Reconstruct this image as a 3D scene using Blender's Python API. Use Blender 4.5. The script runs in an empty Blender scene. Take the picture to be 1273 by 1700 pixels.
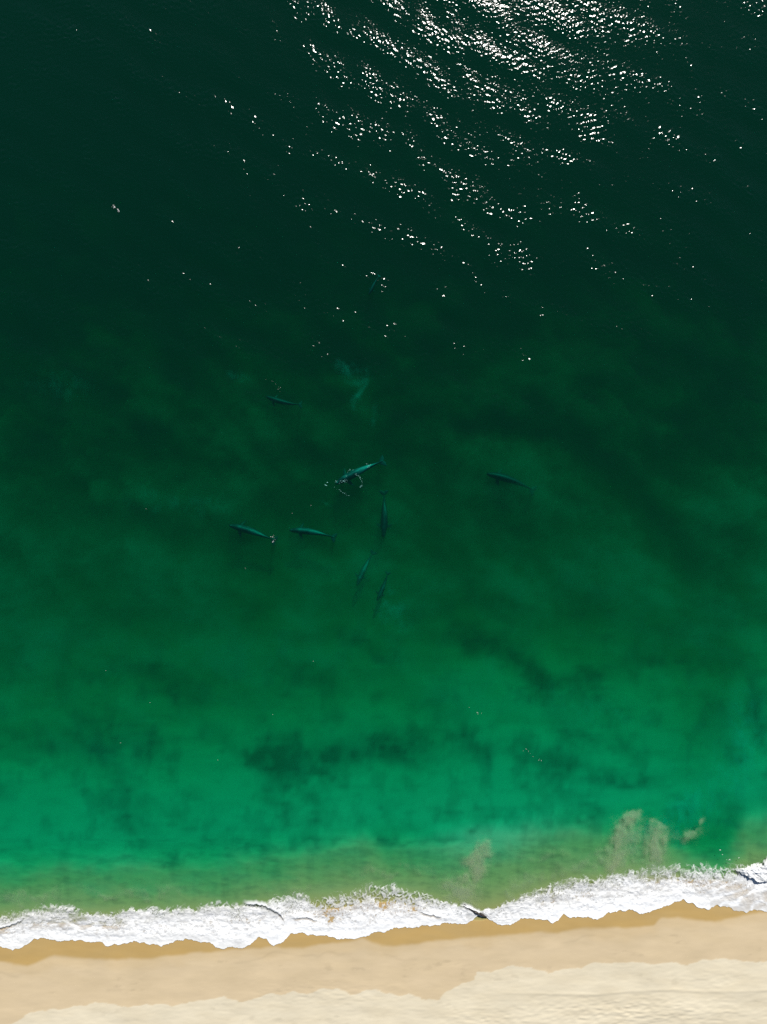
import bpy, math
import numpy as np
from mathutils import Vector

# ------------------------------------------------------------------ camera, sky, sun, exposure
scene = bpy.context.scene
COL = scene.collection
S = 0.12            # metres per photo pixel at sea level
H = 136.0           # drone height
CX, CY = 636.5, 850.0

cam_data = bpy.data.cameras.new('camera')
cam = bpy.data.objects.new('camera', cam_data)
COL.objects.link(cam)
cam.location = (0, 0, H)
cam.rotation_euler = (0, 0, 0)
cam_data.sensor_fit = 'VERTICAL'
cam_data.angle = 2 * math.atan(CY * S / H)
cam_data.clip_end = 5000
scene.camera = cam

SUN_EL, SUN_AZ = math.radians(36.5), math.radians(13)
SUN_DIR = Vector((math.sin(SUN_AZ) * math.cos(SUN_EL), math.cos(SUN_AZ) * math.cos(SUN_EL), math.sin(SUN_EL)))
world = bpy.data.worlds.new('World')
scene.world = world
world.use_nodes = True
wn = world.node_tree
sky = wn.nodes.new('ShaderNodeTexSky')
sky.sky_type = 'NISHITA'
sky.sun_disc = False
sky.sun_elevation = SUN_EL
sky.sun_rotation = SUN_AZ
sky.dust_density = 0.2
sky.ozone_density = 2.5
bg = wn.nodes['Background']
bg.inputs['Strength'].default_value = 0.05
wn.links.new(sky.outputs[0], bg.inputs['Color'])

sun_data = bpy.data.lights.new('sun', 'SUN')
sun_data.energy = 4.3
sun_data.angle = math.radians(0.55)
sun_data.color = (1.0, 0.965, 0.90)
sun = bpy.data.objects.new('sun', sun_data)
COL.objects.link(sun)
sun.rotation_euler = (-SUN_DIR).to_track_quat('-Z', 'Y').to_euler()

vs = scene.view_settings
vs.view_transform = 'Standard'
vs.look = 'None'
vs.exposure = 0.44
vs.gamma = 1.0
vs.use_curve_mapping = False
cy = scene.cycles
cy.max_bounces = 4
cy.diffuse_bounces = 1
cy.glossy_bounces = 1
cy.transmission_bounces = 1
cy.volume_bounces = 2
cy.transparent_max_bounces = 16
cy.caustics_reflective = False
cy.caustics_refractive = False
cy.sample_clamp_direct = 0
cy.sample_clamp_indirect = 2
cy.use_denoising = False
cy.use_adaptive_sampling = False

# ------------------------------------------------------------------ numeric helpers
rng = np.random.default_rng(7)

def sstep(a, b, x):
    t = np.clip((x - a) / (b - a), 0, 1)
    return t * t * (3 - 2 * t)

def hash2(i, j, seed):
    n = (i * 374761393 + j * 668265263 + seed * 974711) & 0xFFFFFFFF
    n = ((n ^ (n >> 13)) * 1274126177) & 0xFFFFFFFF
    n = (n ^ (n >> 16)) & 0xFFFFFF
    return n / float(0xFFFFFF)

def vnoise(x, y, seed=0):
    xi = np.floor(x).astype(np.int64); yi = np.floor(y).astype(np.int64)
    fx = x - xi; fy = y - yi
    fx = fx * fx * fx * (fx * (fx * 6 - 15) + 10); fy = fy * fy * fy * (fy * (fy * 6 - 15) + 10)
    a = hash2(xi, yi, seed); b = hash2(xi + 1, yi, seed)
    c = hash2(xi, yi + 1, seed); d = hash2(xi + 1, yi + 1, seed)
    return (a + (b - a) * fx) * (1 - fy) + (c + (d - c) * fx) * fy

def fbm(x, y, seed=0, octv=4, gain=0.5):
    """about -1..1"""
    v = 0; amp = 1; tot = 0
    ca, sa = math.cos(0.6), math.sin(0.6)
    for k in range(octv):
        v = v + amp * (vnoise(x, y, seed + 17 * k) * 2 - 1)
        tot += amp; amp *= gain
        x, y = (x * ca - y * sa) * 2.03 + 11.3, (x * sa + y * ca) * 2.03 - 5.7
    return v / tot * 1.5

def worley(x, y, seed=0):
    xi = np.floor(x).astype(np.int64); yi = np.floor(y).astype(np.int64)
    f1 = np.full(x.shape, 9.0); f2 = np.full(x.shape, 9.0)
    for di in (-1, 0, 1):
        for dj in (-1, 0, 1):
            px = xi + di + hash2(xi + di, yi + dj, seed)
            py = yi + dj + hash2(xi + di, yi + dj, seed + 5)
            d = np.hypot(px - x, py - y)
            cy_ = np.where(d < f1, py, cy_) if (di, dj) != (-1, -1) else py
            f2 = np.minimum(f2, np.maximum(f1, d)); f1 = np.minimum(f1, d)
    return f1, f2, cy_

def curve(pts):
    p = np.array(sorted(pts), float)
    def f(X):
        base = np.interp(X, p[:, 0], p[:, 1])
        lo = np.minimum(X - p[0, 0], 0); hi = np.maximum(X - p[-1, 0], 0)
        return base - 0.05 * hi - 0.05 * lo
    return f

def zc(ox, oy, k, pts):
    return [(ox + a * k, oy + b * k) for a, b in pts]

def smooth_curve(f, w):
    def g(X):
        o = np.linspace(-w, w, 13)
        return np.mean([f(X + q) for q in o], axis=0)
    return g

def poly_dist(X, Y, pts):
    """distance to a polyline, signed offset in Y, parameter 0..1"""
    best = np.full(X.shape, 1e9); tt = np.zeros(X.shape); n = len(pts) - 1
    for k in range(n):
        ax, ay = pts[k]; bx, by = pts[k + 1]
        dx, dy = bx - ax, by - ay
        t = np.clip(((X - ax) * dx + (Y - ay) * dy) / (dx * dx + dy * dy), 0, 1)
        d = np.hypot(X - ax - t * dx, Y - ay - t * dy)
        m = d < best
        best = np.where(m, d, best); tt = np.where(m, (k + t) / n, tt)
    return best, tt

# ------------------------------------------------------------------ mesh helpers
def make_mesh(name, verts, quads, mat, attrs=None, tris=None, smooth=True):
    me = bpy.data.meshes.new(name)
    verts = np.asarray(verts, np.float32)
    quads = np.asarray(quads, np.int32).reshape(-1, 4)
    nq = len(quads)
    loops = quads.ravel(); starts = np.arange(nq) * 4; tot = np.full(nq, 4)
    if tris is not None and len(tris):
        tris = np.asarray(tris, np.int32).reshape(-1, 3)
        starts = np.concatenate([starts, nq * 4 + np.arange(len(tris)) * 3])
        tot = np.concatenate([tot, np.full(len(tris), 3)])
        loops = np.concatenate([loops, tris.ravel()])
    me.vertices.add(len(verts)); me.vertices.foreach_set('co', verts.ravel())
    me.loops.add(len(loops)); me.loops.foreach_set('vertex_index', loops.astype(np.int32))
    me.polygons.add(len(starts))
    me.polygons.foreach_set('loop_start', starts.astype(np.int32))
    me.polygons.foreach_set('loop_total', tot.astype(np.int32))
    me.update(calc_edges=True)
    me.validate(verbose=False)
    if smooth:
        me.polygons.foreach_set('use_smooth', np.ones(len(me.polygons), bool))
    for k, v in (attrs or {}).items():
        a = me.attributes.new(k, 'FLOAT', 'POINT')
        a.data.foreach_set('value', np.asarray(v, np.float32).ravel())
    if mat: me.materials.append(mat)
    ob = bpy.data.objects.new(name, me)
    COL.objects.link(ob)
    return ob

def grid_quads(nx, ny):
    i = np.arange(ny - 1)[:, None] * nx + np.arange(nx - 1)[None, :]
    return np.stack([i, i + 1, i + nx + 1, i + nx], -1).reshape(-1, 4)

def closed_from_top(xs, ys, top, bottom_z):
    """closed box whose top is a height field (for water volumes)"""
    nx, ny = len(xs), len(ys)
    gx, gy = np.meshgrid(xs, ys)
    v = np.stack([gx, gy, top], -1).reshape(-1, 3)
    q = grid_quads(nx, ny)
    loop = np.concatenate([np.arange(nx), nx - 1 + nx * np.arange(1, ny),
                           nx * ny - 1 - np.arange(1, nx), nx * (ny - 1 - np.arange(1, ny - 1))])
    low = v[loop].copy(); low[:, 2] = bottom_z
    b0 = len(v); m = len(loop); nxt = np.roll(np.arange(m), -1)
    side = np.stack([loop, b0 + np.arange(m), b0 + nxt, loop[nxt]], -1)
    c = b0 + m
    cen = np.array([[xs.mean(), ys.mean(), bottom_z]])
    t = np.stack([np.full(m, c), b0 + nxt, b0 + np.arange(m)], -1)
    return np.concatenate([v, low, cen]), np.concatenate([q, side]), t

def stretched(lo, hi, step, far_lo, far_hi, n=14):
    core = np.arange(lo, hi + step * .5, step)
    g = np.linspace(0, 1, n + 1)[1:] ** 2.2
    return np.concatenate([(lo + (far_lo - lo) * g)[::-1], core, hi + (far_hi - hi) * g])

def tag(o, label=None, category=None, kind=None, group=None):
    if label: o['label'] = label
    if category: o['category'] = category
    if kind: o['kind'] = kind
    if group: o['group'] = group
    return o

# ------------------------------------------------------------------ material helpers
class N:
    def __init__(self, name):
        self.m = bpy.data.materials.new(name); self.m.use_nodes = True
        self.t = self.m.node_tree; self.t.nodes.clear()
        self.out = self.n('ShaderNodeOutputMaterial')
    def n(self, kind, **kw):
        nd = self.t.nodes.new(kind)
        for k, v in kw.items():
            if hasattr(nd, k) and not k[0].isupper(): setattr(nd, k, v)
            else: nd.inputs[k.replace('_', ' ')].default_value = v
        return nd
    def l(self, a, b): self.t.links.new(a, b)
    def attr(self, name):
        return self.n('ShaderNodeAttribute', attribute_name=name).outputs['Fac']
    def noise(self, scale, detail=3, rough=.55, vec=None, dist=0.0):
        nd = self.n('ShaderNodeTexNoise', Scale=scale, Detail=detail, Roughness=rough, Distortion=dist)
        if vec is not None: self.l(vec, nd.inputs['Vector'])
        return nd.outputs['Fac']
    def mapping(self, scale=(1, 1, 1), rot=(0, 0, 0)):
        tc = self.n('ShaderNodeTexCoord'); mp = self.n('ShaderNodeMapping')
        mp.inputs['Scale'].default_value = scale; mp.inputs['Rotation'].default_value = rot
        self.l(tc.outputs['Object'], mp.inputs['Vector']); return mp.outputs['Vector']
    def mixc(self, fac, a, b, mode='MIX'):
        nd = self.n('ShaderNodeMix', data_type='RGBA', blend_type=mode)
        for s, v in ((0, fac), (6, a), (7, b)):
            if hasattr(v, 'links'): self.l(v, nd.inputs[s])
            else: nd.inputs[s].default_value = v if s == 0 else (*v, 1)
        return nd.outputs[2]
    def math(self, op, a, b=0.0, clamp=False):
        nd = self.n('ShaderNodeMath', operation=op, use_clamp=clamp)
        for s, v in ((0, a), (1, b)):
            if hasattr(v, 'links'): self.l(v, nd.inputs[s])
            else: nd.inputs[s].default_value = v
        return nd.outputs[0]
    def ramp(self, v, a, b, lo=0.0, hi=1.0):
        nd = self.n('ShaderNodeMapRange', interpolation_type='SMOOTHSTEP')
        self.l(v, nd.inputs[0])
        for k, q in zip((1, 2, 3, 4), (a, b, lo, hi)): nd.inputs[k].default_value = q
        return nd.outputs[0]

def volume_nodes(M, absorb, scatter, g=0.0):
    """absorb / scatter: coefficients per metre for r, g, b"""
    da = max(absorb)
    va = M.n('ShaderNodeVolumeAbsorption', Density=da)
    va.inputs['Color'].default_value = (*[1 - a / da for a in absorb], 1)
    ds = max(scatter)
    vsn = M.n('ShaderNodeVolumeScatter', Density=ds, Anisotropy=g)
    vsn.inputs['Color'].default_value = (*[s / ds for s in scatter], 1)
    ad = M.n('ShaderNodeAddShader')
    M.l(va.outputs[0], ad.inputs[0]); M.l(vsn.outputs[0], ad.inputs[1])
    M.l(ad.outputs[0], M.out.inputs['Volume'])

def mat_water():
    M = N('sea_water')
    # hand-wide ripples riding on the modelled waves
    bump = M.n('ShaderNodeBump', Strength=1.0, Distance=0.047)
    M.l(M.noise(2.6, 1, .5, M.mapping((.85, 1.15, 1), (0, 0, -.3))), bump.inputs['Height'])
    # same air-to-water reflectance from either side (the sheet does not bend rays)
    fr = M.n('ShaderNodeFresnel')
    geo = M.n('ShaderNodeNewGeometry')
    ior = M.n('ShaderNodeMapRange'); M.l(geo.outputs['Backfacing'], ior.inputs[0])
    ior.inputs[3].default_value = 1.333; ior.inputs[4].default_value = 1 / 1.333
    M.l(ior.outputs[0], fr.inputs['IOR'])
    tr = M.n('ShaderNodeBsdfTransparent')
    gl = M.n('ShaderNodeBsdfGlossy', distribution='BECKMANN', Roughness=0.18)
    M.l(bump.outputs[0], gl.inputs['Normal'])
    mx = M.n('ShaderNodeMixShader')
    M.l(fr.outputs[0], mx.inputs[0]); M.l(tr.outputs[0], mx.inputs[1]); M.l(gl.outputs[0], mx.inputs[2])
    M.l(mx.outputs[0], M.out.inputs['Surface'])
    volume_nodes(M, (0.95, 0.115, 0.195), (0.0002, 0.0128, 0.0110))
    return M.m

def mat_silty():
    M = N('silty_water')
    volume_nodes(M, (0.40, 0.022, 0.055), (0.0004, 0.080, 0.053))
    return M.m

def mat_sand_cloud(dens):
    M = N('suspended_sand')
    volume_nodes(M, (0.05 * dens, 0.16 * dens, 0.36 * dens), (0.95 * dens, 0.84 * dens, 0.56 * dens))
    return M.m

def mat_milky():
    M = N('milky_water')
    volume_nodes(M, (0.30, 0.004, 0.012), (0.0006, 0.155, 0.128))
    return M.m

def mat_sand():
    M = N('sand')
    wet, dry, weed_caustics = M.attr('wet'), M.attr('dry'), M.attr('weed_caustics')
    tone = M.attr('tone')
    c = M.mixc(dry, (0.585, 0.465, 0.30), (0.665, 0.59, 0.44))
    c = M.mixc(wet, c, (0.445, 0.297, 0.110))
    c = M.mixc(weed_caustics, c, (0.035, 0.05, 0.03))  # seaweed, plus the caustics painted on the shallow shelf
    grain = M.noise(2.2, 5, .65)
    c = M.mixc(M.ramp(grain, .3, .7, 0, .10), c, (0.30, 0.22, 0.12))
    big = M.noise(.11, 4, .55, M.mapping((1, 3.2, 1)))
    c = M.mixc(M.ramp(big, .35, .7, 0, .16), c, (0.40, 0.31, 0.17))
    tn = M.n('ShaderNodeHueSaturation'); M.l(c, tn.inputs['Color']); M.l(tone, tn.inputs['Value'])
    b = M.n('ShaderNodeBsdfPrincipled'); M.l(tn.outputs[0], b.inputs['Base Color'])
    M.l(M.ramp(wet, 0, 1, .95, .55), b.inputs['Roughness'])
    b.inputs['Specular IOR Level'].default_value = 0.08
    bump = M.n('ShaderNodeBump', Strength=.6, Distance=.03)
    M.l(M.noise(3.0, 5, .7), bump.inputs['Height']); M.l(bump.outputs[0], b.inputs['Normal'])
    M.l(b.outputs[0], M.out.inputs['Surface'])
    return M.m

def mat_foam():
    M = N('sea_foam')
    a = M.attr('foam')
    d = M.n('ShaderNodeBsdfDiffuse')
    c = M.mixc(M.ramp(M.noise(1.6, 4, .6), .35, .7, 0, 1), (0.84, 0.845, 0.845), (0.70, 0.695, 0.675))
    M.l(c, d.inputs['Color'])
    bump = M.n('ShaderNodeBump', Strength=.55, Distance=.08)
    M.l(M.noise(4.5, 4, .7), bump.inputs['Height']); M.l(bump.outputs[0], d.inputs['Normal'])
    tr = M.n('ShaderNodeBsdfTransparent')
    mx = M.n('ShaderNodeMixShader')
    M.l(a, mx.inputs[0]); M.l(tr.outputs[0], mx.inputs[1]); M.l(d.outputs[0], mx.inputs[2])
    M.l(mx.outputs[0], M.out.inputs['Surface'])
    return M.m

def mat_whale(name, pale, amount):
    M = N(name)
    tc = M.n('ShaderNodeTexCoord')
    sep = M.n('ShaderNodeSeparateXYZ'); M.l(tc.outputs['Object'], sep.inputs[0])
    dors = M.ramp(sep.outputs['Z'], .30, .74)
    mott = M.ramp(M.noise(1.1, 4, .65), .5 - .22 * amount, .75 - .2 * amount)
    spots = M.ramp(M.noise(3.5, 2, .6), .58, .68)
    f = M.math('MULTIPLY', M.math('MAXIMUM', mott, spots), dors, True)
    c = M.mixc(f, (0.014, 0.022, 0.027), pale)
    b = M.n('ShaderNodeBsdfPrincipled', Roughness=.6); M.l(c, b.inputs['Base Color'])
    M.l(b.outputs[0], M.out.inputs['Surface'])
    return M.m

def mat_wood():
    M = N('waterlogged_wood')
    c = M.mixc(M.noise(3, 5, .7, M.mapping((.4, 4, 4))), (0.018, 0.014, 0.012), (0.06, 0.048, 0.04))
    b = M.n('ShaderNodeBsdfPrincipled', Roughness=.55); M.l(c, b.inputs['Base Color'])
    M.l(b.outputs[0], M.out.inputs['Surface'])
    return M.m

SAND, FOAM = mat_sand(), mat_foam()

# ------------------------------------------------------------------ lines of the shore (photo pixels, Y down)
K3 = 430 / 1273
foam_bottom = curve(
    zc(0, 1400, K3, [(0,505),(45,515),(95,520),(130,497),(165,470),(200,462),(240,468),(300,480),(380,473),(430,478),(455,482),(500,478),(525,502),(560,492),(600,492),(660,478),(720,490),(770,492),(790,503),(830,490),(880,472),(940,468),(985,484),(1030,488),(1080,512),(1130,508),(1190,512),(1225,497)]) +
    zc(420, 1400, K3, [(0,478),(30,452),(70,472),(100,497),(140,482),(190,440),(250,440),(320,452),(370,455),(430,468),(480,462),(550,458),(600,435),(650,432),(690,410),(750,410),(800,408),(850,400),(920,392),(970,388),(1010,395),(1050,393),(1085,368),(1110,349),(1150,364),(1200,398),(1240,399)]) +
    zc(843, 1330, K3, [(0,608),(30,600),(60,574),(130,578),(190,578),(215,592),(250,580),(275,550),(310,572),(350,565),(400,570),(440,582),(485,545),(530,538),(580,535),(610,528),(650,552),(700,535),(760,520),(810,495),(862,482),(880,495),(910,498),(940,520),(980,530),(1030,508),(1080,520),(1130,540),(1180,540),(1230,530),(1273,540)]))
foam_top = curve(
    zc(0, 1400, K3, [(0,350),(60,335),(130,320),(180,308),(260,298),(310,308),(360,315),(420,338),(500,342),(560,342),(600,325),(640,312),(680,325),(740,310),(800,322),(860,318),(910,305),(950,325),(985,305),(1040,290),(1100,295),(1150,300),(1200,295)]) +
    zc(420, 1400, K3, [(0,298),(60,300),(90,270),(130,255),(170,250),(230,235),(260,250),(290,288),(330,272),(380,258),(440,245),(490,240),(520,215),(560,200),(600,198),(650,205),(700,198),(740,218),(800,228),(860,250),(900,268),(950,288),(1000,298),(1040,303),(1070,312),(1110,335),(1150,322),(1200,310)]) +
    zc(843, 1330, K3, [(0,492),(60,468),(130,438),(200,408),(260,392),(310,370),(350,368),(400,372),(440,368),(500,362),(560,356),(620,340),(660,322),(720,322),(780,316),(840,310),(880,320),(920,308),(970,303),(1000,315),(1050,318),(1100,308),(1150,312),(1190,330),(1273,345)]))
KA = 640 / 1273
shelf_edge = curve(
    zc(0, 1350, KA, [(0,205),(100,200),(200,190),(400,185),(550,195),(650,195),(720,190),(800,170),(900,160),(1000,145),(1100,130),(1180,110),(1250,115)]) +
    zc(633, 1350, KA, [(0,135),(100,125),(200,115),(260,95),(330,80),(420,70),(540,65),(650,70),(740,80),(800,70),(900,90),(960,110),(1010,150),(1080,172),(1130,175),(1160,120),(1190,60),(1230,40),(1273,35)]))
dry_line = curve(
    zc(0, 1350, KA, [(-60,730),(0,705),(40,696),(100,660),(150,650),(200,645),(250,638),(320,625),(380,630),(420,642),(480,632),(540,628),(570,638),(620,622),(680,615),(740,605),(800,622),(850,610),(890,595),(940,600),(970,585),(1010,600),(1060,580),(1110,578),(1160,597),(1230,580)]) +
    zc(633, 1350, KA, [(0,588),(60,600),(90,595),(130,612),(190,614),(220,585),(270,560),(308,548),(313,525),(370,525),(410,505),(450,505),(500,515),(555,525),(600,512),(660,510),(700,488),(760,495),(830,490),(900,500),(960,490),(1010,500),(1060,480),(1120,480),(1200,488),(1273,490)]))
wet_line = curve(
    zc(0, 1350, KA, [(0,490),(90,502),(140,485),(180,468),(260,478),(400,480),(500,478),(600,465),(760,452),(850,445),(1000,442),(1100,430),(1200,415)]) +
    zc(633, 1350, KA, [(0,435),(90,437),(150,425),(250,415),(400,405),(500,395),(580,393),(660,382),(820,378),(900,370),(920,350),(980,342),(1040,355),(1100,358),(1150,345),(1273,325)]))
foam_mid = smooth_curve(foam_top, 60)
shelf_s = smooth_curve(shelf_edge, 14)

def to_px(x, y, z=0.0):
    f = H / (H - z) / S
    return CX + x * f, CY - y * f

def to_world(X, Y, z=0.0):
    f = (H - z) / H * S
    return (X - CX) * f, (CY - Y) * f

def ground_height(X, Y):
    """height of the sand in metres at a photo pixel"""
    t0 = foam_mid(X) + 26; sh = shelf_s(X) + 6 * fbm(X / 35, Y / 20, 3)
    d = (Y - t0) * S
    up = 0.07 * np.clip(d, 0, 26) + 0.02 * np.clip(d - 26, 0, 60) + 0.03 * np.clip(d, 0, 1) * fbm(X / 90, Y / 30, 5)
    w = np.clip((t0 - Y) / np.maximum(t0 - sh, 4), 0, 1)
    e = np.clip((sh - Y) * S, 0, None)
    bar = 0.12 * fbm(X / 210, Y / 95, 21, 4) + 0.05 * fbm(X / 60, Y / 30, 23, 3)
    dep = 0.85 * w ** .85 + .85 * sstep(-1.0, 5.0, e) + (0.020 * e + 0.0019 * e * e) * (1 + bar)
    dep = np.where(dep > 26, 26 + (dep - 26) * .05, dep)
    return np.where(d > 0, up, -0.01 - dep)

# ------------------------------------------------------------------ beach and seabed
gxs = stretched(-84, 84, 0.38, -700, 700)
gys = np.concatenate([stretched(-110, -66, 0.19, -420, -66.001, 12)[:-12], stretched(-65.8, 112, 0.85, -65.85, 640, 12)[12:]])
gys = np.unique(np.round(gys, 4))
GX, GY = np.meshgrid(gxs, gys)
PX, PY = to_px(GX, GY)
Z = ground_height(PX, PY)
PX, PY = to_px(GX, GY, Z)
Z = ground_height(PX, PY)
on_land = sstep(2, 12, (PY - foam_mid(PX)) * S)
dl = dry_line(PX) + 2.2 * fbm(PX / 11, PY / 11, 31, 3)
wl = wet_line(PX) + 2.0 * fbm(PX / 25, PY / 25, 33, 3)
dry = sstep(-1.0, 1.4, PY - dl)
wet = (1 - sstep(-4, 4, PY - wl)) * .78 + .22 * (1 - sstep(0, 26, PY - wl + 8 * fbm(PX / 40, PY / 20, 35, 3)))
wet = np.where(PY < foam_mid(PX) - 4, 1 - .85 * sstep(45, 130, foam_mid(PX) - PY), wet)
# relief of the beach: small swash scarp at the dry line, trampled sand at lower right
Z = Z + 0.008 * dry
tramp = np.exp(-((PX - 1050) / 170) ** 2 - ((PY - 1682) / 22) ** 2) + .6 * np.exp(-((PX - 790) / 60) ** 2 - ((PY - 1692) / 14) ** 2) \
    + .35 * np.exp(-((PX - 560) / 120) ** 2 - ((PY - 1650) / 18) ** 2) + .3 * np.exp(-((PX - 1190) / 60) ** 2 - ((PY - 1625) / 14) ** 2)
rel = fbm(PX / 9 + PY / 12, PY / 3.6 - PX / 40, 41, 4) * (.075 * tramp + .010 * dry + .004) * sstep(0, 10, PY - wl)
Z = Z + np.where(PY > foam_mid(PX), rel, 0)
berm = np.exp(-((PY - (1650 + .016 * (850 - PX) + 3 * fbm(PX / 120, PX * 0, 43, 2))) / 2.5) ** 2) * sstep(780, 900, PX)
Z = Z + .05 * berm * dry
# colour patches of the sea floor (seaweed, dark rock, paler bars; caustics painted on the shelf)
weed_caustics = np.zeros_like(Z)
wx = PX + 14 * fbm(PX / 30, PY / 30, 51, 3); wy = PY + 12 * fbm(PX / 30, PY / 30, 52, 3)
for pts, wd, amt in (
    ([(450, 1262), (560, 1252), (640, 1235), (700, 1245)], 26, .85), ([(560, 1240), (690, 1215)], 14, .5),
    ([(650, 1225), (760, 1232), (880, 1262), (950, 1270)], 20, .6), ([(900, 1300), (1000, 1290), (1090, 1310)], 14, .35),
    ([(20, 1232), (90, 1232), (170, 1228), (260, 1240)], 22, .6), ([(80, 1290), (130, 1260)], 14, .4),
    ([(240, 1120), (320, 1190), (390, 1240), (450, 1285)], 20, .5),
    ([(760, 1050), (820, 1075), (870, 1110), (900, 1150)], 20, .75), ([(900, 1140), (1000, 1112), (1130, 1100)], 20, .6),
    ([(480, 1060), (560, 1058), (640, 1095)], 16, .55), ([(660, 690), (760, 690), (860, 705), (950, 715), (1040, 790), (1150, 930)], 26, .7),
    ([(1100, 740), (1230, 760)], 26, .5), ([(1240, 430), (1290, 460)], 34, .9), ([(1200, 560), (1230, 700)], 40, .5),
    ([(1040, 120), (1160, 140), (1260, 180)], 60, .6), ([(300, 640), (330, 700)], 30, .3), ([(1250, 1130), (1273, 1230)], 16, .5),
    ([(380, 1418), (480, 1405), (560, 1398)], 6, .35), ([(150, 1432), (330, 1425)], 5, .3), ([(640, 1402), (760, 1395)], 6, .4)):
    dd, _ = poly_dist(wx, wy, pts)
    weed_caustics = np.maximum(weed_caustics, amt * np.exp(-(dd / wd) ** 2))
mot = fbm(PX / 26, PY / 34, 61, 5)
weed_caustics = weed_caustics * (.45 + .4 * sstep(-.75, .55, mot + .25)) + .38 * sstep(.0, .9, fbm(PX / 120, PY / 60 - PX / 300, 63, 6, .62)) + .30 * sstep(-.1, .8, mot) + .18 * sstep(0, .8, fbm(PX / 40, PY / 9, 65, 4, .6))
streak = fbm(PX / 7, PY / 60, 67, 3)
on_shelf = sstep(-14, 10, PY - shelf_edge(PX) + 5 * fbm(PX / 18, PY / 18, 70, 3))
caustic_ripple = fbm(PX / 16 - PY / 9, PY / 7 + PX / 40, 69, 4, .6)  # diagonal caustic light ripples, painted into the shelf colour
shelf_streaks_caustics = np.clip(.10 + .10 * streak + .22 * caustic_ripple + .12 * mot, 0, .5)  # brown streaks and mottling mixed with the painted caustics
weed_caustics = np.clip(weed_caustics, 0, .95) * (1 - on_shelf) + shelf_streaks_caustics * on_shelf
weed_caustics = weed_caustics * (1 - sstep(-14, 0, PY - foam_mid(PX)))
tone = 1 + .05 * fbm(PX / 40, PY / 16, 71, 4) * on_land + .015 * fbm(PX / 5, PY / 80, 73, 3) * (1 - on_land)
tone = tone - .07 * berm * dry - .05 * dry * sstep(0, .9, fbm(PX / 70, PY / 12, 75, 4))
seam = np.exp(-((PY - wl - 16 - 9 * fbm(PX / 45, PX * 0 + 2.1, 77, 3)) / 2.2) ** 2) * sstep(-.1, .5, fbm(PX / 60, PX * 0 + 7, 79, 2))
tone = tone - .075 * seam * (1 - dry)
stain = sstep(.25, .9, fbm(PX / 14, PY / 6, 76, 4)) * sstep(.1, .7, fbm(PX / 70, PY / 22, 78, 3)) * sstep(6, 20, PY - wl)
tone = tone - .12 * stain
nx, ny = len(gxs), len(gys)
allv = np.stack([GX, GY, Z], -1).reshape(-1, 3)
quads = grid_quads(nx, ny)
land_row = (PY > foam_mid(PX) + 26).reshape(-1)
is_land = land_row[quads].all(1)
def ground_part(name, sel):
    q = quads[sel]; used = np.unique(q); remap = np.full(len(allv), -1); remap[used] = np.arange(len(used))
    at = {k: a.reshape(-1)[used] for k, a in (('wet', wet), ('dry', dry), ('weed_caustics', weed_caustics), ('tone', tone))}
    return make_mesh(name, allv[used], remap[q], SAND, at)
tag(ground_part('beach', is_land), 'pale sand beach with a wet brown band and scalloped dry line', 'beach', 'structure')
tag(ground_part('seabed', ~is_land), 'sandy sea floor with dark seaweed patches under green water', 'seabed', 'structure')

# ------------------------------------------------------------------ the sea
def waves(x, y):
    X, Y = to_px(x, y)
    # wave field dies down towards the shore
    off = np.clip((foam_mid(np.clip(X, -300, 1570)) - Y) * S, 0, None)
    damp = .05 + .95 * sstep(10, 125, off)
    z = np.zeros_like(x); sw = np.zeros_like(x)
    r = np.random.default_rng(3)
    for k in range(16):                                       # longer wind waves, crests falling to the right
        lam = 4.5 * 2.3 ** r.random(); th = math.radians(68 + 20 * r.normal()); ph = r.random() * 6.283
        kk = 2 * math.pi / lam
        sw += math.sqrt(lam) * np.sin(kk * (x * math.cos(th) + y * math.sin(th)) + ph)
    sw /= 8.0
    env = .36 + 1.22 * sstep(-.5, 1.5, .75 * sw + 1.15 * fbm(x / 8 + y / 20, y / 4.5, 81, 4))
    for k in range(40):                                       # chop, gathered on the crests
        lam = 0.46 * 3.1 ** r.random(); th = math.radians(72 + 40 * r.normal()); ph = r.random() * 6.283
        kk = 2 * math.pi / lam
        z += 0.0042 * lam * np.sin(kk * (x * math.cos(th) + y * math.sin(th)) + ph + 1.2 * sw)
    core = sstep(160, 90, np.abs(x)) * sstep(200, 112, np.abs(y))
    return (0.05 * sw + z * env * core) * damp

sx = stretched(-78, 78, 0.12, -700, 700)
sy = np.unique(np.round(np.concatenate([stretched(-84, -5, 1.0, -420, -4.9, 12)[:-12], np.arange(-4.7, 30, .25), stretched(30, 103, 0.12, 29.9, 640, 12)[12:]]), 4))
SX, SY = np.meshgrid(sx, sy)
v, q, t = closed_from_top(sx, sy, waves(SX, SY), -45.0)
sea = make_mesh('sea', v, q, mat_water(), tris=t)
tag(sea, 'deep green sea with sun glitter on small waves', 'sea', 'structure')

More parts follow.
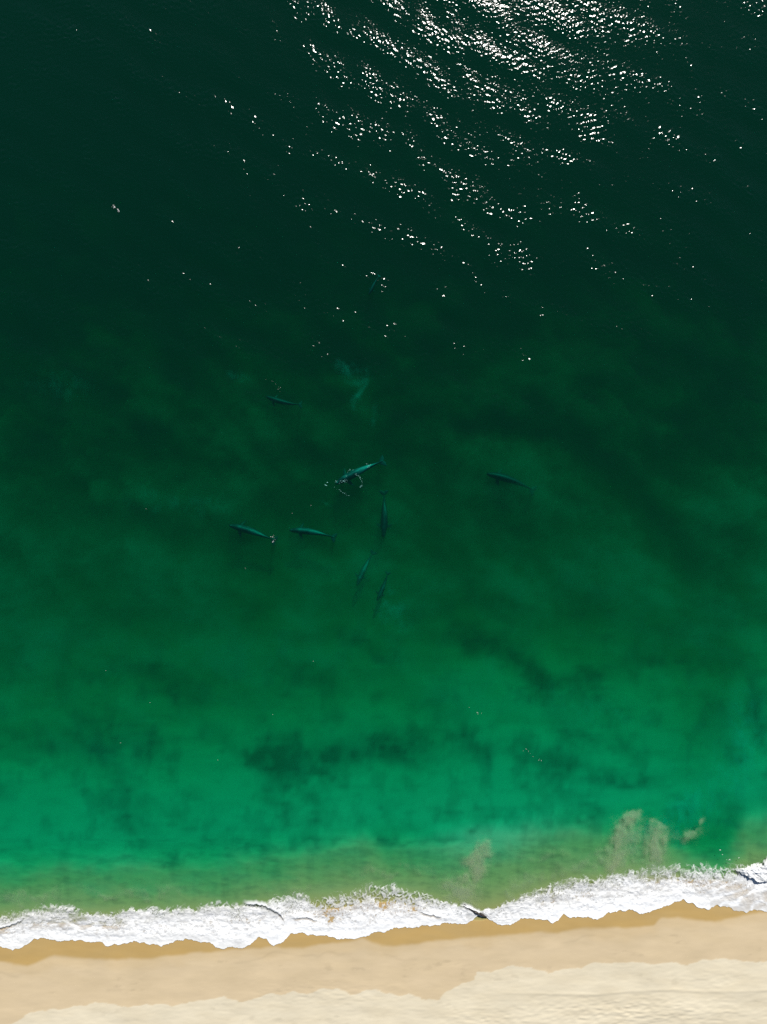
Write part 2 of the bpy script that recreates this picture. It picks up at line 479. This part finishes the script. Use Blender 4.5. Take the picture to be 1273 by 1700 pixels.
# silty water near the coast: a wedge of milky water whose top sinks away from the shore
wxs = stretched(-90, 90, 1.0, -690, 690); wys = stretched(-95, 110, 1.0, -410, 630)
WX, WY = np.meshgrid(wxs, wys)
QX, QY = to_px(WX, WY)
ztop = np.interp(QY, [-400, 0, 250, 450, 620, 760, 900, 1050, 1250, 1400, 1700], [-31, -22, -15, -10, -6.5, -4.2, -2.8, -2.0, -1.2, -.7, -.5])
lump = fbm(QX / 150 + QY / 300, QY / 95 - QX / 260, 91, 5, .6) + .8 * fbm(QX / 55, QY / 38 - QX / 90, 93, 5, .6)
for bx, by, rx, ry, a in ((300, 840, 110, 40, .8), (590, 625, 40, 18, .9), (600, 660, 16, 40, .8), (400, 625, 28, 12, .8), (480, 1095, 130, 25, .5),
                          (930, 990, 170, 60, .5), (1210, 1240, 70, 90, .8), (650, 1020, 40, 25, .6), (80, 620, 60, 30, .4), (540, 840, 24, 12, .5),
                          (1180, 140, 130, 110, -.9), (1230, 650, 70, 140, -.7), (560, 560, 90, 50, -.4), (1240, 430, 50, 50, -.6)):
    lump = lump + 1.1 * a * np.exp(-((QX - bx) / rx) ** 2 - ((QY - by) / ry) ** 2)
for pts, wd, amt in (([(660, 690), (760, 690), (860, 705), (950, 715), (1040, 790), (1150, 930)], 24, 1.0), ([(760, 1050), (820, 1075), (870, 1110), (900, 1150)], 18, 1.0),
                     ([(900, 1140), (1000, 1112), (1130, 1100)], 18, .8), ([(240, 1120), (320, 1190), (390, 1240), (450, 1285)], 18, .8), ([(480, 1060), (560, 1058), (640, 1095)], 15, .8),
                     ([(1100, 740), (1230, 760)], 24, .7), ([(640, 870), (680, 890), (760, 950), (820, 1000)], 10, .5), ([(460, 560), (620, 600), (720, 650)], 30, .5)):
    dd, _ = poly_dist(QX + 16 * fbm(QX / 40, QY / 40, 95, 3), QY + 12 * fbm(QX / 40, QY / 40, 96, 3), pts)
    lump = lump - amt * np.exp(-(dd / wd) ** 2)
amp = .30 + .25 * sstep(450, 800, QY)
ztop = np.minimum(ztop * np.clip(1 - amp * np.tanh(lump * .8) * 1.25, .45, 2), -.35)
v, q, t = closed_from_top(wxs, wys, ztop, -44.0)
tag(make_mesh('silty_water', v, q, mat_silty(), tris=t), 'milky green silt clouding the water along the coast', 'water', 'stuff')

# clouds of stirred-up sand in the shallows
def water_cloud(name, mat, blobs, seed, label, thick, z0=-.06, warp=14.0, step=1.3):
    P = np.array([b[:2] for b in blobs]); R = max(max(b[2], b[3]) for b in blobs) * 1.9
    xs = np.arange(P[:, 0].min() - R, P[:, 0].max() + R, step); ys = np.arange(P[:, 1].min() - R, P[:, 1].max() + R, step)
    X, Y = np.meshgrid(xs, ys)
    ux = X + warp * fbm(X / (2.2 * warp), Y / (2.2 * warp), seed, 5); uy = Y + warp * fbm(X / (2.2 * warp), Y / (2.2 * warp), seed + 1, 5)
    f = np.zeros_like(X)
    for bx, by, rx, ry, ang, a in blobs:
        c, s = math.cos(math.radians(ang)), math.sin(math.radians(ang))
        dx, dy = ux - bx, uy - by
        p, q_ = dx * c + dy * s, -dx * s + dy * c
        f = np.maximum(f, a * np.exp(-(p / rx) ** 2 - (q_ / ry) ** 2))
    f = f * (1 + .65 * fbm(X / 9, Y / 13, seed + 2, 4)) - .07
    keepv = f > 0
    f = np.clip(f, 0, None)
    zt = z0 - .03 * (1 - f)
    gz = ground_height(X, Y)
    zb = np.minimum(zt - thick * np.minimum(f, 1.2) ** 1.6, zt - .004)
    x, y = to_world(X, Y)
    n = X.size; q0 = grid_quads(len(xs), len(ys))[:, ::-1]
    kq = keepv.reshape(-1)[q0].any(1)
    # closed shell: top sheet and bottom sheet welded where the thickness is zero
    top = np.stack([x, y, zt], -1).reshape(-1, 3); bot = np.stack([x, y, zb], -1).reshape(-1, 3)
    qk = q0[kq]
    e = np.concatenate([qk[:, [0, 1]], qk[:, [1, 2]], qk[:, [2, 3]], qk[:, [3, 0]]])
    key = np.sort(e, 1); ks = key[:, 0].astype(np.int64) * n + key[:, 1]
    u, inv, cnt = np.unique(ks, return_inverse=True, return_counts=True)
    be = e[cnt[inv] == 1]
    side = np.stack([be[:, 1], be[:, 0], be[:, 0] + n, be[:, 1] + n], -1)
    Q = np.concatenate([qk, qk[:, ::-1] + n, side])
    V = np.concatenate([top, bot]); used = np.unique(Q); rm = np.full(len(V), -1); rm[used] = np.arange(len(used))
    o = make_mesh(name, V[used], rm[Q], mat)
    tag(o, label, name.replace('_', ' '), 'stuff')
SILT1, SILT2, MILK = mat_sand_cloud(1.7), mat_sand_cloud(1.2), mat_milky()
water_cloud('sand_cloud', SILT1, [(1042, 1375, 18, 13, -20, 1.1), (1062, 1368, 12, 10, -30, 1.1), (1028, 1392, 14, 24, 35, .9), (1026, 1425, 18, 34, 10, .7)], 201, 'swirling cloud of stirred sand seaward of the right foam', .5)
water_cloud('sand_cloud', SILT1, [(1083, 1415, 18, 26, 15, 1.2), (1092, 1385, 16, 14, 20, .9), (1094, 1366, 16, 8, 10, .6)], 211, 'brown sand cloud touching the lacy foam edge', .55)
water_cloud('sand_cloud', SILT1, [(1145, 1389, 24, 10, -15, .85), (1160, 1380, 12, 10, -30, .8), (1168, 1359, 6, 9, 5, .8)], 221, 'thin tongue of sandy water in the turquoise gap', .4)
water_cloud('sand_cloud', SILT1, [(800, 1412, 15, 17, 20, .9), (785, 1445, 18, 30, 25, .8), (768, 1480, 26, 24, 10, .9), (776, 1497, 16, 10, 0, 1.0)], 231, 'plume of pale sand rising from the pinch in the foam', .5)
water_cloud('sand_cloud', SILT2, [(840, 1490, 14, 12, 0, .8), (880, 1462, 40, 14, -20, .6), (960, 1440, 40, 14, -12, .6), (1010, 1430, 20, 18, 0, .6), (900, 1420, 50, 10, -5, .35)], 241, 'faint sandy streaks off the right hand foam edge', .45)
water_cloud('sand_cloud', SILT2, [(40, 1492, 60, 10, -8, .6), (170, 1488, 50, 10, 3, .5), (250, 1480, 60, 14, -5, .45)], 251, 'faint sandy streaks off the left hand foam edge', .4)
water_cloud('sand_cloud', SILT2, [(480, 1480, 50, 12, -5, .45), (620, 1455, 70, 10, -8, .45), (700, 1450, 40, 14, 5, .4)], 261, 'faint sandy haze off the middle of the foam', .4)
water_cloud('sand_cloud', SILT2, [(1042, 1398, 26, 30, 20, .8), (1030, 1430, 22, 22, 0, .6), (1090, 1402, 22, 30, 10, .8)], 271, 'broad pale haze around the two sand swirls on the right', .55, -.05, 10)
water_cloud('sand_cloud', SILT2, [(792, 1438, 20, 40, 20, .7), (768, 1482, 30, 22, 0, .7)], 281, 'broad pale haze around the plume at the pinch in the foam', .5, -.05, 10)
water_cloud('milky_water', MILK, [(585, 618, 26, 10, 10, .8), (602, 645, 8, 24, 10, .8), (620, 690, 14, 20, 0, .4)], 301, 'milky green haze above the bubbling whale', 1.3, -1.0, 16, 2)
water_cloud('milky_water', MILK, [(655, 1020, 24, 20, 0, .7), (640, 985, 10, 20, 0, .4)], 311, 'milky green haze below the lowest pair of whales', 1.3, -1.0, 16, 2)
water_cloud('milky_water', MILK, [(395, 625, 18, 9, 0, .6), (90, 640, 60, 26, 10, .35)], 321, 'pale green haze left of the dark whale', 1.2, -1.5, 16, 2)
water_cloud('milky_water', MILK, [(1235, 1240, 60, 110, 15, .5), (1150, 1350, 70, 26, -15, .7), (1110, 1380, 50, 18, -10, .9), (1050, 1400, 30, 26, 20, .8), (1010, 1190, 160, 30, 15, .25)], 331, 'turquoise milky water off the right end of the surf', 1.2, -.5, 26, 2.4)
water_cloud('milky_water', MILK, [(300, 840, 110, 26, 6, .4), (545, 840, 18, 9, 20, .5)], 341, 'wide faint pale patch left of the whales', 1.2, -1.6, 26, 2.4)

# ------------------------------------------------------------------ swash foam
LIPS = [([(400, 1500), (435, 1503), (452, 1510), (466, 1520), (474, 1531)], .36),
        ([(690, 1512), (706, 1517), (720, 1520), (735, 1523)], .2),
        ([(762, 1503), (776, 1507), (790, 1515), (800, 1519)], .25),
        ([(480, 1525), (510, 1524), (530, 1530)], .22),
        ([(-60, 1535), (0, 1541), (14, 1538), (40, 1527)], .2)]
X1 = np.arange(-250, 1524, 1.0)
rows = 112
vv = np.linspace(0, 1, rows)
FX, FV = np.meshgrid(X1, vv)
top = foam_top(X1) - 9; bot = foam_bottom(X1) + 2.4 * fbm(X1 / 7, X1 * 0, 101, 4, .6) + 1.2
FY = top[None] + (bot - top)[None] * FV
v0 = (FY - foam_top(FX)) / np.maximum(foam_bottom(FX) - foam_top(FX), 6)
wxx = FX + 5.5 * fbm(FX / 11, FY / 11, 111, 4) + 8 * fbm(FX / 40, FY / 40, 113, 2); wyy = FY + 7 * fbm(FX / 11, FY / 13, 112, 4)
f1, f2, cyc = worley(wxx / 8.0, wyy / 10.5, 7); e1 = f2 - f1
vc = v0 + (cyc * 10.5 - wyy) / np.maximum(foam_bottom(FX) - foam_top(FX), 6)
f1, f2, _ = worley(wxx / 3.2, wyy / 4.6, 9); e2 = f2 - f1
def bump1(x, a, b, w): return sstep(a - w, a + w, x) * (1 - sstep(b - w, b + w, x))
lacy = .42 * bump1(FX, 525, 725, 20) + .15 * bump1(FX, 445, 520, 15) + .12 * bump1(FX, 840, 1230, 40) - .10 * bump1(FX, 230, 440, 40) + .18 * bump1(FX, 1060, 1200, 30) + .10 * bump1(FX, -400, 210, 30)
lv = v0 + .29 + .24 * fbm(FX / 22, FY / 16, 121, 4) - lacy
solid = sstep(.08, .62, lv)
cell = np.mod(np.sin(cyc * 127.1) * 43758.5, 1.0)
thk = .20 + .16 * fbm(FX / 7, FY / 7, 115, 3) + 1.0 * solid
d1 = 1 - sstep(thk - .10, thk + .06, e1)
lz = np.clip(bump1(FX, 525, 728, 14) + .6 * bump1(FX, 445, 520, 12) + .45 * bump1(FX, 1050, 1210, 25), 0, 1)
d1 = np.maximum(d1, (.15 + .75 * cell) * (1 - .75 * lz) * sstep(-.5, .5, fbm(FX / 30, FY / 20, 117, 2) + .3))
thk2 = .20 + 1.0 * sstep(.15, .95, lv)
d2 = 1 - sstep(thk2 - .08, thk2 + .06, e2)
dens = d1 * (.36 + .30 * lz + (.64 - .30 * lz) * d2)
dens = dens * (.80 + .20 * sstep(.2, .9, lv)) * (1 - .22 * sstep(.1, .8, fbm(FX / 5, FY / 6, 131, 4)) * (1 - .6 * sstep(.5, 1, v0)))
f1, f2, _ = worley(wxx / 2.3 + 31, wyy / 3.4, 19)
speck = sstep(.42, .62, f2 - f1) * sstep(-.35, .35, fbm(FX / 16, FY / 12, 137, 3)) * (1 - sstep(.45, .95, v0))
dens = dens * (1 - .6 * speck)
# feathered seaward edge with small loops
feather = np.maximum(sstep(-.02, .10, vc) * sstep(-.16, .06, v0 + .08 * fbm(FX / 4, FY / 4, 135, 3)), sstep(.06, .2, v0))
dens = dens * feather
# brown patches at the far left, thin grey film with arcs at the far right
lp = bump1(FX, -400, 200, 25) * sstep(-.1, .5, fbm(FX / 20, FY / 7, 141, 4)) * (1 - sstep(.45, .85, v0))
dens = dens * (1 - .55 * lp)
rf = sstep(1150, 1215, FX) * sstep(.25, .5, v0)
arcs = np.abs(np.sin((FX * .72 + FY * 1.15 + 22 * fbm(FX / 50, FY / 50, 145, 3)) / 9.0)) ** 6
dens = dens * (1 - rf * (.42 - .34 * arcs + .15 * fbm(FX / 12, FY / 14, 147, 3)))
# bright rim where the uprush stops
rim = sstep(4.5, 1.0, bot[None] - FY)
dens = np.maximum(dens, .9 * rim * (1 - .4 * rf))
FZ = np.maximum(ground_height(FX, FY), 0) + .035
hgt = .065 * fbm(FX / 5, FY / 5, 151, 4, .6) + .10 * fbm(FX / 22, FY / 12, 153, 3) + .10
hgt = hgt * sstep(0, .12, v0) * (1 - .75 * sstep(.75, 1, v0)) + .02
for pts, hh in LIPS:
    ly = np.interp(FX, [p[0] for p in pts], [p[1] for p in pts]) + 1.2 * fbm(FX / 5, FX * 0, 161, 3)
    ends = sstep(pts[0][0], pts[0][0] + 14, FX) * (1 - sstep(pts[-1][0] - 6, pts[-1][0], FX))
    dy = ly - FY                                              # positive: seaward of the lip
    hgt = hgt + hh * ends * np.where(dy > 0, np.exp(-(dy / 15) ** 2), 0)
    dens = dens * (1 - .5 * ends * ((dy < .2) & (dy > -3.5)))
    dens = np.maximum(dens, .95 * ends * sstep(9, 2, dy) * (dy > 0))
FZ = FZ + np.maximum(hgt, .01)
dens = np.clip(dens, 0, 1)
fx, fy = to_world(FX, FY, FZ)
fq = grid_quads(len(X1), rows)[:, ::-1]
keep = dens.reshape(-1)[fq].max(1) > .03
fq = fq[keep]; used = np.unique(fq); rm = np.full(FX.size, -1); rm[used] = np.arange(len(used))
V = np.stack([fx, fy, FZ], -1).reshape(-1, 3)[used]
tag(make_mesh('swash_foam', V, rm[fq], FOAM, {'foam': dens.reshape(-1)[used]}), 'white lacy foam of a spent wave running up the sand', 'foam', 'stuff')

# small breaking roller at the right edge
def roller():
    xs = np.arange(1222, 1420, .8); t_ = np.linspace(0, 1, 64)
    X, T = np.meshgrid(xs, t_)
    topy = np.interp(xs, [1222, 1240, 1262, 1275, 1330, 1420], [1444, 1436, 1430, 1421, 1415, 1440]) + 2.5 * fbm(xs / 5, xs * 0, 171, 3)
    boty = np.interp(xs, [1222, 1235, 1250, 1262, 1275, 1340, 1420], [1446, 1452, 1460, 1465, 1463, 1462, 1448]) + 1.8 * fbm(xs / 4, xs * 0, 173, 3)
    Y = topy + (boty - topy) * T
    prof = sstep(0, .35, T) * .6 * sstep(1222, 1236, X) * (1 - sstep(1390, 1420, X))
    z = .10 + prof * (1 + .35 * fbm(X / 5, Y / 4, 175, 4)) * np.where(T > .985, .25, 1)
    d = sstep(0, .22, T + .18 * fbm(X / 4, Y / 5, 177, 3)) * (1 - .2 * sstep(.2, .9, fbm(X / 4, Y / 4, 179, 3)))
    x, y = to_world(X, Y, z)
    o = make_mesh('breaking_wave', np.stack([x, y, z], -1).reshape(-1, 3), grid_quads(len(xs), 64)[:, ::-1], FOAM, {'foam': np.clip(d, 0, 1)})
    tag(o, 'small white breaker curling at the right edge of the surf', 'wave')
roller()

# ------------------------------------------------------------------ flecks of foam on open water
def blob_foam(name, spots, label, category, sink=0.0):
    vs_, qs_, ts_, at_ = [], [], [], []
    base = 0
    for X, Y, rx, ry, ang in spots:
        m = 9; a = np.linspace(0, 2 * math.pi, m, endpoint=False)
        r1 = 1 + .45 * (rng.random(m) - .5)
        c, s = math.cos(ang), math.sin(ang)
        x0, y0 = to_world(X, Y)
        ring = []
        for k, zz, sc in ((0, .05, 1.0), (1, .10, .6)):
            px = np.cos(a) * rx * S * sc * r1; py = np.sin(a) * ry * S * sc * r1
            wv = waves(np.array([x0]), np.array([y0]))[0] - sink
            ring.append(np.stack([x0 + px * c - py * s, y0 + px * s + py * c, np.full(m, zz + wv)], -1))
        vs_.append(np.concatenate(ring + [np.array([[x0, y0, .12 + wv]])]))
        n = np.roll(np.arange(m), -1)
        qs_.append(base + np.stack([np.arange(m), n, m + n, m + np.arange(m)], -1))
        ts_.append(base + np.stack([m + np.arange(m), m + n, np.full(m, 2 * m)], -1))
        at_.append(np.concatenate([np.full(m, .15), np.full(m + 1, .75)]))
        base += 2 * m + 1
    o = make_mesh(name, np.concatenate(vs_), np.concatenate(qs_), FOAM, {'foam': np.concatenate(at_)}, tris=np.concatenate(ts_))
    return tag(o, label, category, 'stuff')

def trail(pts, n, jit, r0, r1):
    p = np.array(pts, float); out = []
    for _ in range(n):
        t_ = rng.random() * (len(p) - 1); k = int(t_); f = t_ - k
        b = p[k] * (1 - f) + p[k + 1] * f
        r = r0 + (r1 - r0) * rng.random() ** 2
        out.append((b[0] + rng.normal() * jit, b[1] + rng.normal() * jit, r * (1 + rng.random()), r * .7, rng.random() * 3 - 1.5))
    return out

sp = trail([(575, 791), (577, 782), (582, 779), (588, 780)], 16, .5, .25, .5)
sp += trail([(590, 787), (596, 791), (601, 797), (600, 806), (596, 811)], 34, .7, .25, .6)
sp += trail([(556, 801), (566, 800), (576, 796)], 22, 1.6, .25, .7) + [(570, 798.5, 1.3, .9, 0), (543, 801, 1.2, .8, .3), (540.5, 805.5, 2.6, .7, -.5)]
sp += trail([(554, 809), (568, 818), (580, 823)], 14, 1.2, .25, .6) + trail([(606, 768), (613, 776), (617, 770)], 6, 1.5, .4, .8)
blob_foam('bubble_trail', sp, 'thin curling bubbles around a pale whale near the middle', 'foam', .45)
sp = trail([(187, 340), (193, 346), (198, 352)], 26, .9, .4, 1.1)
sp += trail([(450, 889), (455, 892), (454, 900)], 10, 1.2, .3, .9)
sp += trail([(860, 1238), (885, 1255), (912, 1270)], 9, 2, .3, .7) + trail([(770, 1168), (800, 1185)], 5, 2, .3, .6)
sp += trail([(1205, 1428), (1216, 1427)], 6, .7, .5, 1.0) + [(1195, 1411, 1.4, .8, 0), (1199, 1418.5, .9, .5, 0), (1226, 1424, 1.4, .6, .6)]
sp += trail([(442, 630), (455, 636), (466, 648)], 10, 1.2, .25, .5)
sp += [(130 + 400 * rng.random(), 600 + 700 * rng.random(), .5, .35, 0) for _ in range(10)]
blob_foam('foam_fleck', sp, 'scattered tiny white flecks of foam on green water', 'foam')

# ------------------------------------------------------------------ whales
def add_ring_loft(vs_, fs_, rings):
    base = len(vs_); m = len(rings[0])
    for r in rings: vs_.extend(r)
    for i in range(len(rings) - 1):
        for j in range(m):
            k = (j + 1) % m
            fs_.append((base + i * m + j, base + i * m + k, base + (i + 1) * m + k, base + (i + 1) * m + j))
    fs_.append(tuple(base + j for j in range(m))[::-1])
    fs_.append(tuple(base + (len(rings) - 1) * m + j for j in range(m)))

PALE = {}
def whale(head, tail, depth, bend, roll, pale, amount, label, fin_sweep=.5, dive=0.0):
    hx, hy = to_world(*head, -depth); tx, ty = to_world(*tail, -depth)
    L = math.hypot(hx - tx, hy - ty); ang = math.atan2(hy - ty, hx - tx)
    vs_, fs_ = [], []
    def spine(u):                                             # u 0 nose .. 1 tail stock; local x along body
        x = L * (.5 - u)
        y = bend * L * ((u - .45) ** 2 * 1.6 - .16)
        z = -dive * L * (u - .3) ** 2
        return x, y, z
    prof = [(0, .012, .012), (.02, .030, .030), (.06, .048, .046), (.12, .064, .060), (.20, .080, .076), (.30, .088, .086), (.42, .086, .084),
            (.54, .074, .074), (.66, .056, .060), (.77, .037, .044), (.86, .022, .031), (.93, .013, .021), (.965, .010, .014)]
    us = np.linspace(0, .965, 36); pr = np.array(prof)
    rings = []
    for u in us:
        w = np.interp(u, pr[:, 0], pr[:, 1]) * L * .84; h = np.interp(u, pr[:, 0], pr[:, 2]) * L
        x, y, z = spine(u); x2, y2, _ = spine(u + .01)
        tg = math.atan2(y2 - y, x2 - x); nxn, nyn = -math.sin(tg), math.cos(tg)
        ring = []
        for j in range(20):
            a = 2 * math.pi * j / 20
            hz = math.sin(a)
            hz = hz * h * (1.05 if hz > 0 else .95) + (.006 * L if hz > .9 else 0)
            ring.append((x + nxn * math.cos(a) * w, y + nyn * math.cos(a) * w, z + hz))
        rings.append(ring)
    add_ring_loft(vs_, fs_, rings)
    def blade(root, direction, chord_dir, length, chord, thick, sweep):
        rr = []
        for k in range(9):
            t_ = k / 8
            c = chord * (1 - t_ ** 2.2) * (.75 + .5 * math.sin(math.pi * min(t_ * 1.2, 1))) + .012 * L
            cxp = [root[i] + direction[i] * length * t_ + chord_dir[i] * sweep * length * t_ ** 1.6 for i in range(3)]
            ring = []
            for j in range(10):
                a = 2 * math.pi * j / 10
                ring.append(tuple(cxp[i] + chord_dir[i] * math.cos(a) * c * .5 + ((math.sin(a) * thick * (1 - .6 * t_)) if i == 2 else 0) for i in range(3)))
            rr.append(ring)
        add_ring_loft(vs_, fs_, rr)
    x, y, z = spine(.955); x2, y2, _ = spine(.965)
    tg = math.atan2(y2 - y, x2 - x); f = (math.cos(tg), math.sin(tg), 0); sd = (-f[1], f[0], 0)
    for s in (-1, 1):
        blade((x, y, z), tuple(s * q_ for q_ in sd), f, .115 * L, .085 * L, .011 * L, .45)
    for s in (-1, 1):
        x, y, z = spine(.235); x2, y2, _ = spine(.25)
        tg = math.atan2(y2 - y, x2 - x); f = (math.cos(tg), math.sin(tg), 0); sd = (-f[1] * s, f[0] * s, -.25)
        r0 = (x + sd[0] * .05 * L, y + sd[1] * .05 * L, z - .03 * L)
        blade(r0, sd, f, .15 * L, .06 * L, .012 * L, fin_sweep)
    me = bpy.data.meshes.new('whale'); me.from_pydata(vs_, [], fs_); me.update()
    o = bpy.data.objects.new('whale', me); COL.objects.link(o)
    rm_ = o.modifiers.new('remesh', 'REMESH'); rm_.mode = 'VOXEL'; rm_.voxel_size = .075
    sm_ = o.modifiers.new('smooth', 'SMOOTH'); sm_.factor = .5; sm_.iterations = 3
    bpy.context.view_layer.update()
    dg = bpy.context.evaluated_depsgraph_get()
    m2 = bpy.data.meshes.new_from_object(o.evaluated_get(dg))
    o.modifiers.clear(); o.data = m2; bpy.data.meshes.remove(me); m2.name = 'whale'
    m2.polygons.foreach_set('use_smooth', np.ones(len(m2.polygons), bool))
    key = (pale, amount)
    if key not in PALE: PALE[key] = mat_whale('whale_skin', pale, amount)
    m2.materials.append(PALE[key])
    o.location = ((hx + tx) / 2, (hy + ty) / 2, -depth)
    o.rotation_euler = (roll, 0, ang)
    tag(o, label, 'whale', group='whales in the shallows')
    return o

LIGHT, MID, DARK = (.32, .43, .45), (.17, .24, .255), (.03, .044, .052)
whale((612, 489), (629, 457), 2.0, .05, .1, MID, .3, 'faint dark whale under the glitter, farthest from the beach')
whale((441, 659), (500, 674), 3.3, -.12, .1, DARK, .4, 'short dark whale alone on the left, above the pale bubbling whale')
whale((556, 803), (637, 763), 2.5, .06, .1, LIGHT, .5, 'pale blue whale wrapped in curling bubbles near the middle', .4)
whale((808, 785), (888, 812), 3.7, .12, .1, DARK, .2, 'dark curved whale swimming alone on the right')
whale((380, 871), (458, 896), 3.2, .08, .15, MID, .55, 'leftmost whale, with its pale tail fluke showing')
whale((480, 879), (557, 890), 3.1, .12, .15, MID, .7, 'teal backed whale just behind the leftmost whale\'s tail')
whale((637, 892), (638, 815), 3.5, -.05, 0, MID, .3, 'narrow upright whale below the bubbling one')
whale((592, 972), (619, 915), 3.2, .08, -.1, LIGHT, .6, 'slanting whale with a bright tail half, left one of the lowest pair')
whale((626, 998), (645, 950), 3.4, -.05, -.1, MID, .7, 'slim slanting whale nearest the beach, right one of the lowest pair')

# ------------------------------------------------------------------ driftwood at the pinch in the foam
def driftwood():
    pts = np.array([(771, 1501), (778, 1507), (786, 1511.5), (793, 1515), (800, 1519), (808, 1522.5)], float)
    rad = [.10, .17, .24, .26, .24, .07]
    rings = []
    P = []
    for (X, Y), r in zip(pts, rad):
        z = float(max(ground_height(np.array([X]), np.array([Y]))[0], 0)) + r * .55 + .12
        P.append(Vector((*to_world(X, Y, z), z)))
    up = []
    for k in range(len(P) - 1):
        for s in range(4): up.append((P[k].lerp(P[k + 1], s / 4), rad[k] + (rad[k + 1] - rad[k]) * s / 4))
    up.append((P[-1], rad[-1]))
    for k, (p, r) in enumerate(up):
        d = (up[min(k + 1, len(up) - 1)][0] - up[max(k - 1, 0)][0]).normalized()
        sd = d.cross(Vector((0, 0, 1))).normalized(); u = sd.cross(d)
        ring = []
        for j in range(10):
            a = j / 10 * 6.283
            rr = r * (1 + .3 * math.sin(k * 1.7 + j * 2.1) + .15 * math.sin(k * .6 + j))
            ring.append(tuple(p + sd * math.cos(a) * rr + u * math.sin(a) * rr))
        rings.append(ring)
    vs_, fs_ = [], []
    add_ring_loft(vs_, fs_, rings)
    for k, dirv in ((7, (.5, .75, .35)), (14, (.8, -.3, .3))):
        p = up[k][0]; dv = Vector(dirv).normalized(); rr = []
        for q_ in range(5):
            c = p + dv * .22 * q_; r = .08 * (1 - q_ * .2)
            rr.append([tuple(c + Vector((math.cos(j / 7 * 6.283) * r, math.sin(j / 7 * 6.283) * r * .6, math.sin(j / 7 * 6.283) * r * .6))) for j in range(7)])
        add_ring_loft(vs_, fs_, rr)
    me = bpy.data.meshes.new('driftwood'); me.from_pydata(vs_, [], fs_); me.update()
    me.materials.append(mat_wood())
    o = bpy.data.objects.new('driftwood', me); COL.objects.link(o)
    tag(o, 'small dark driftwood log lying where the foam pinches in', 'driftwood')
driftwood()
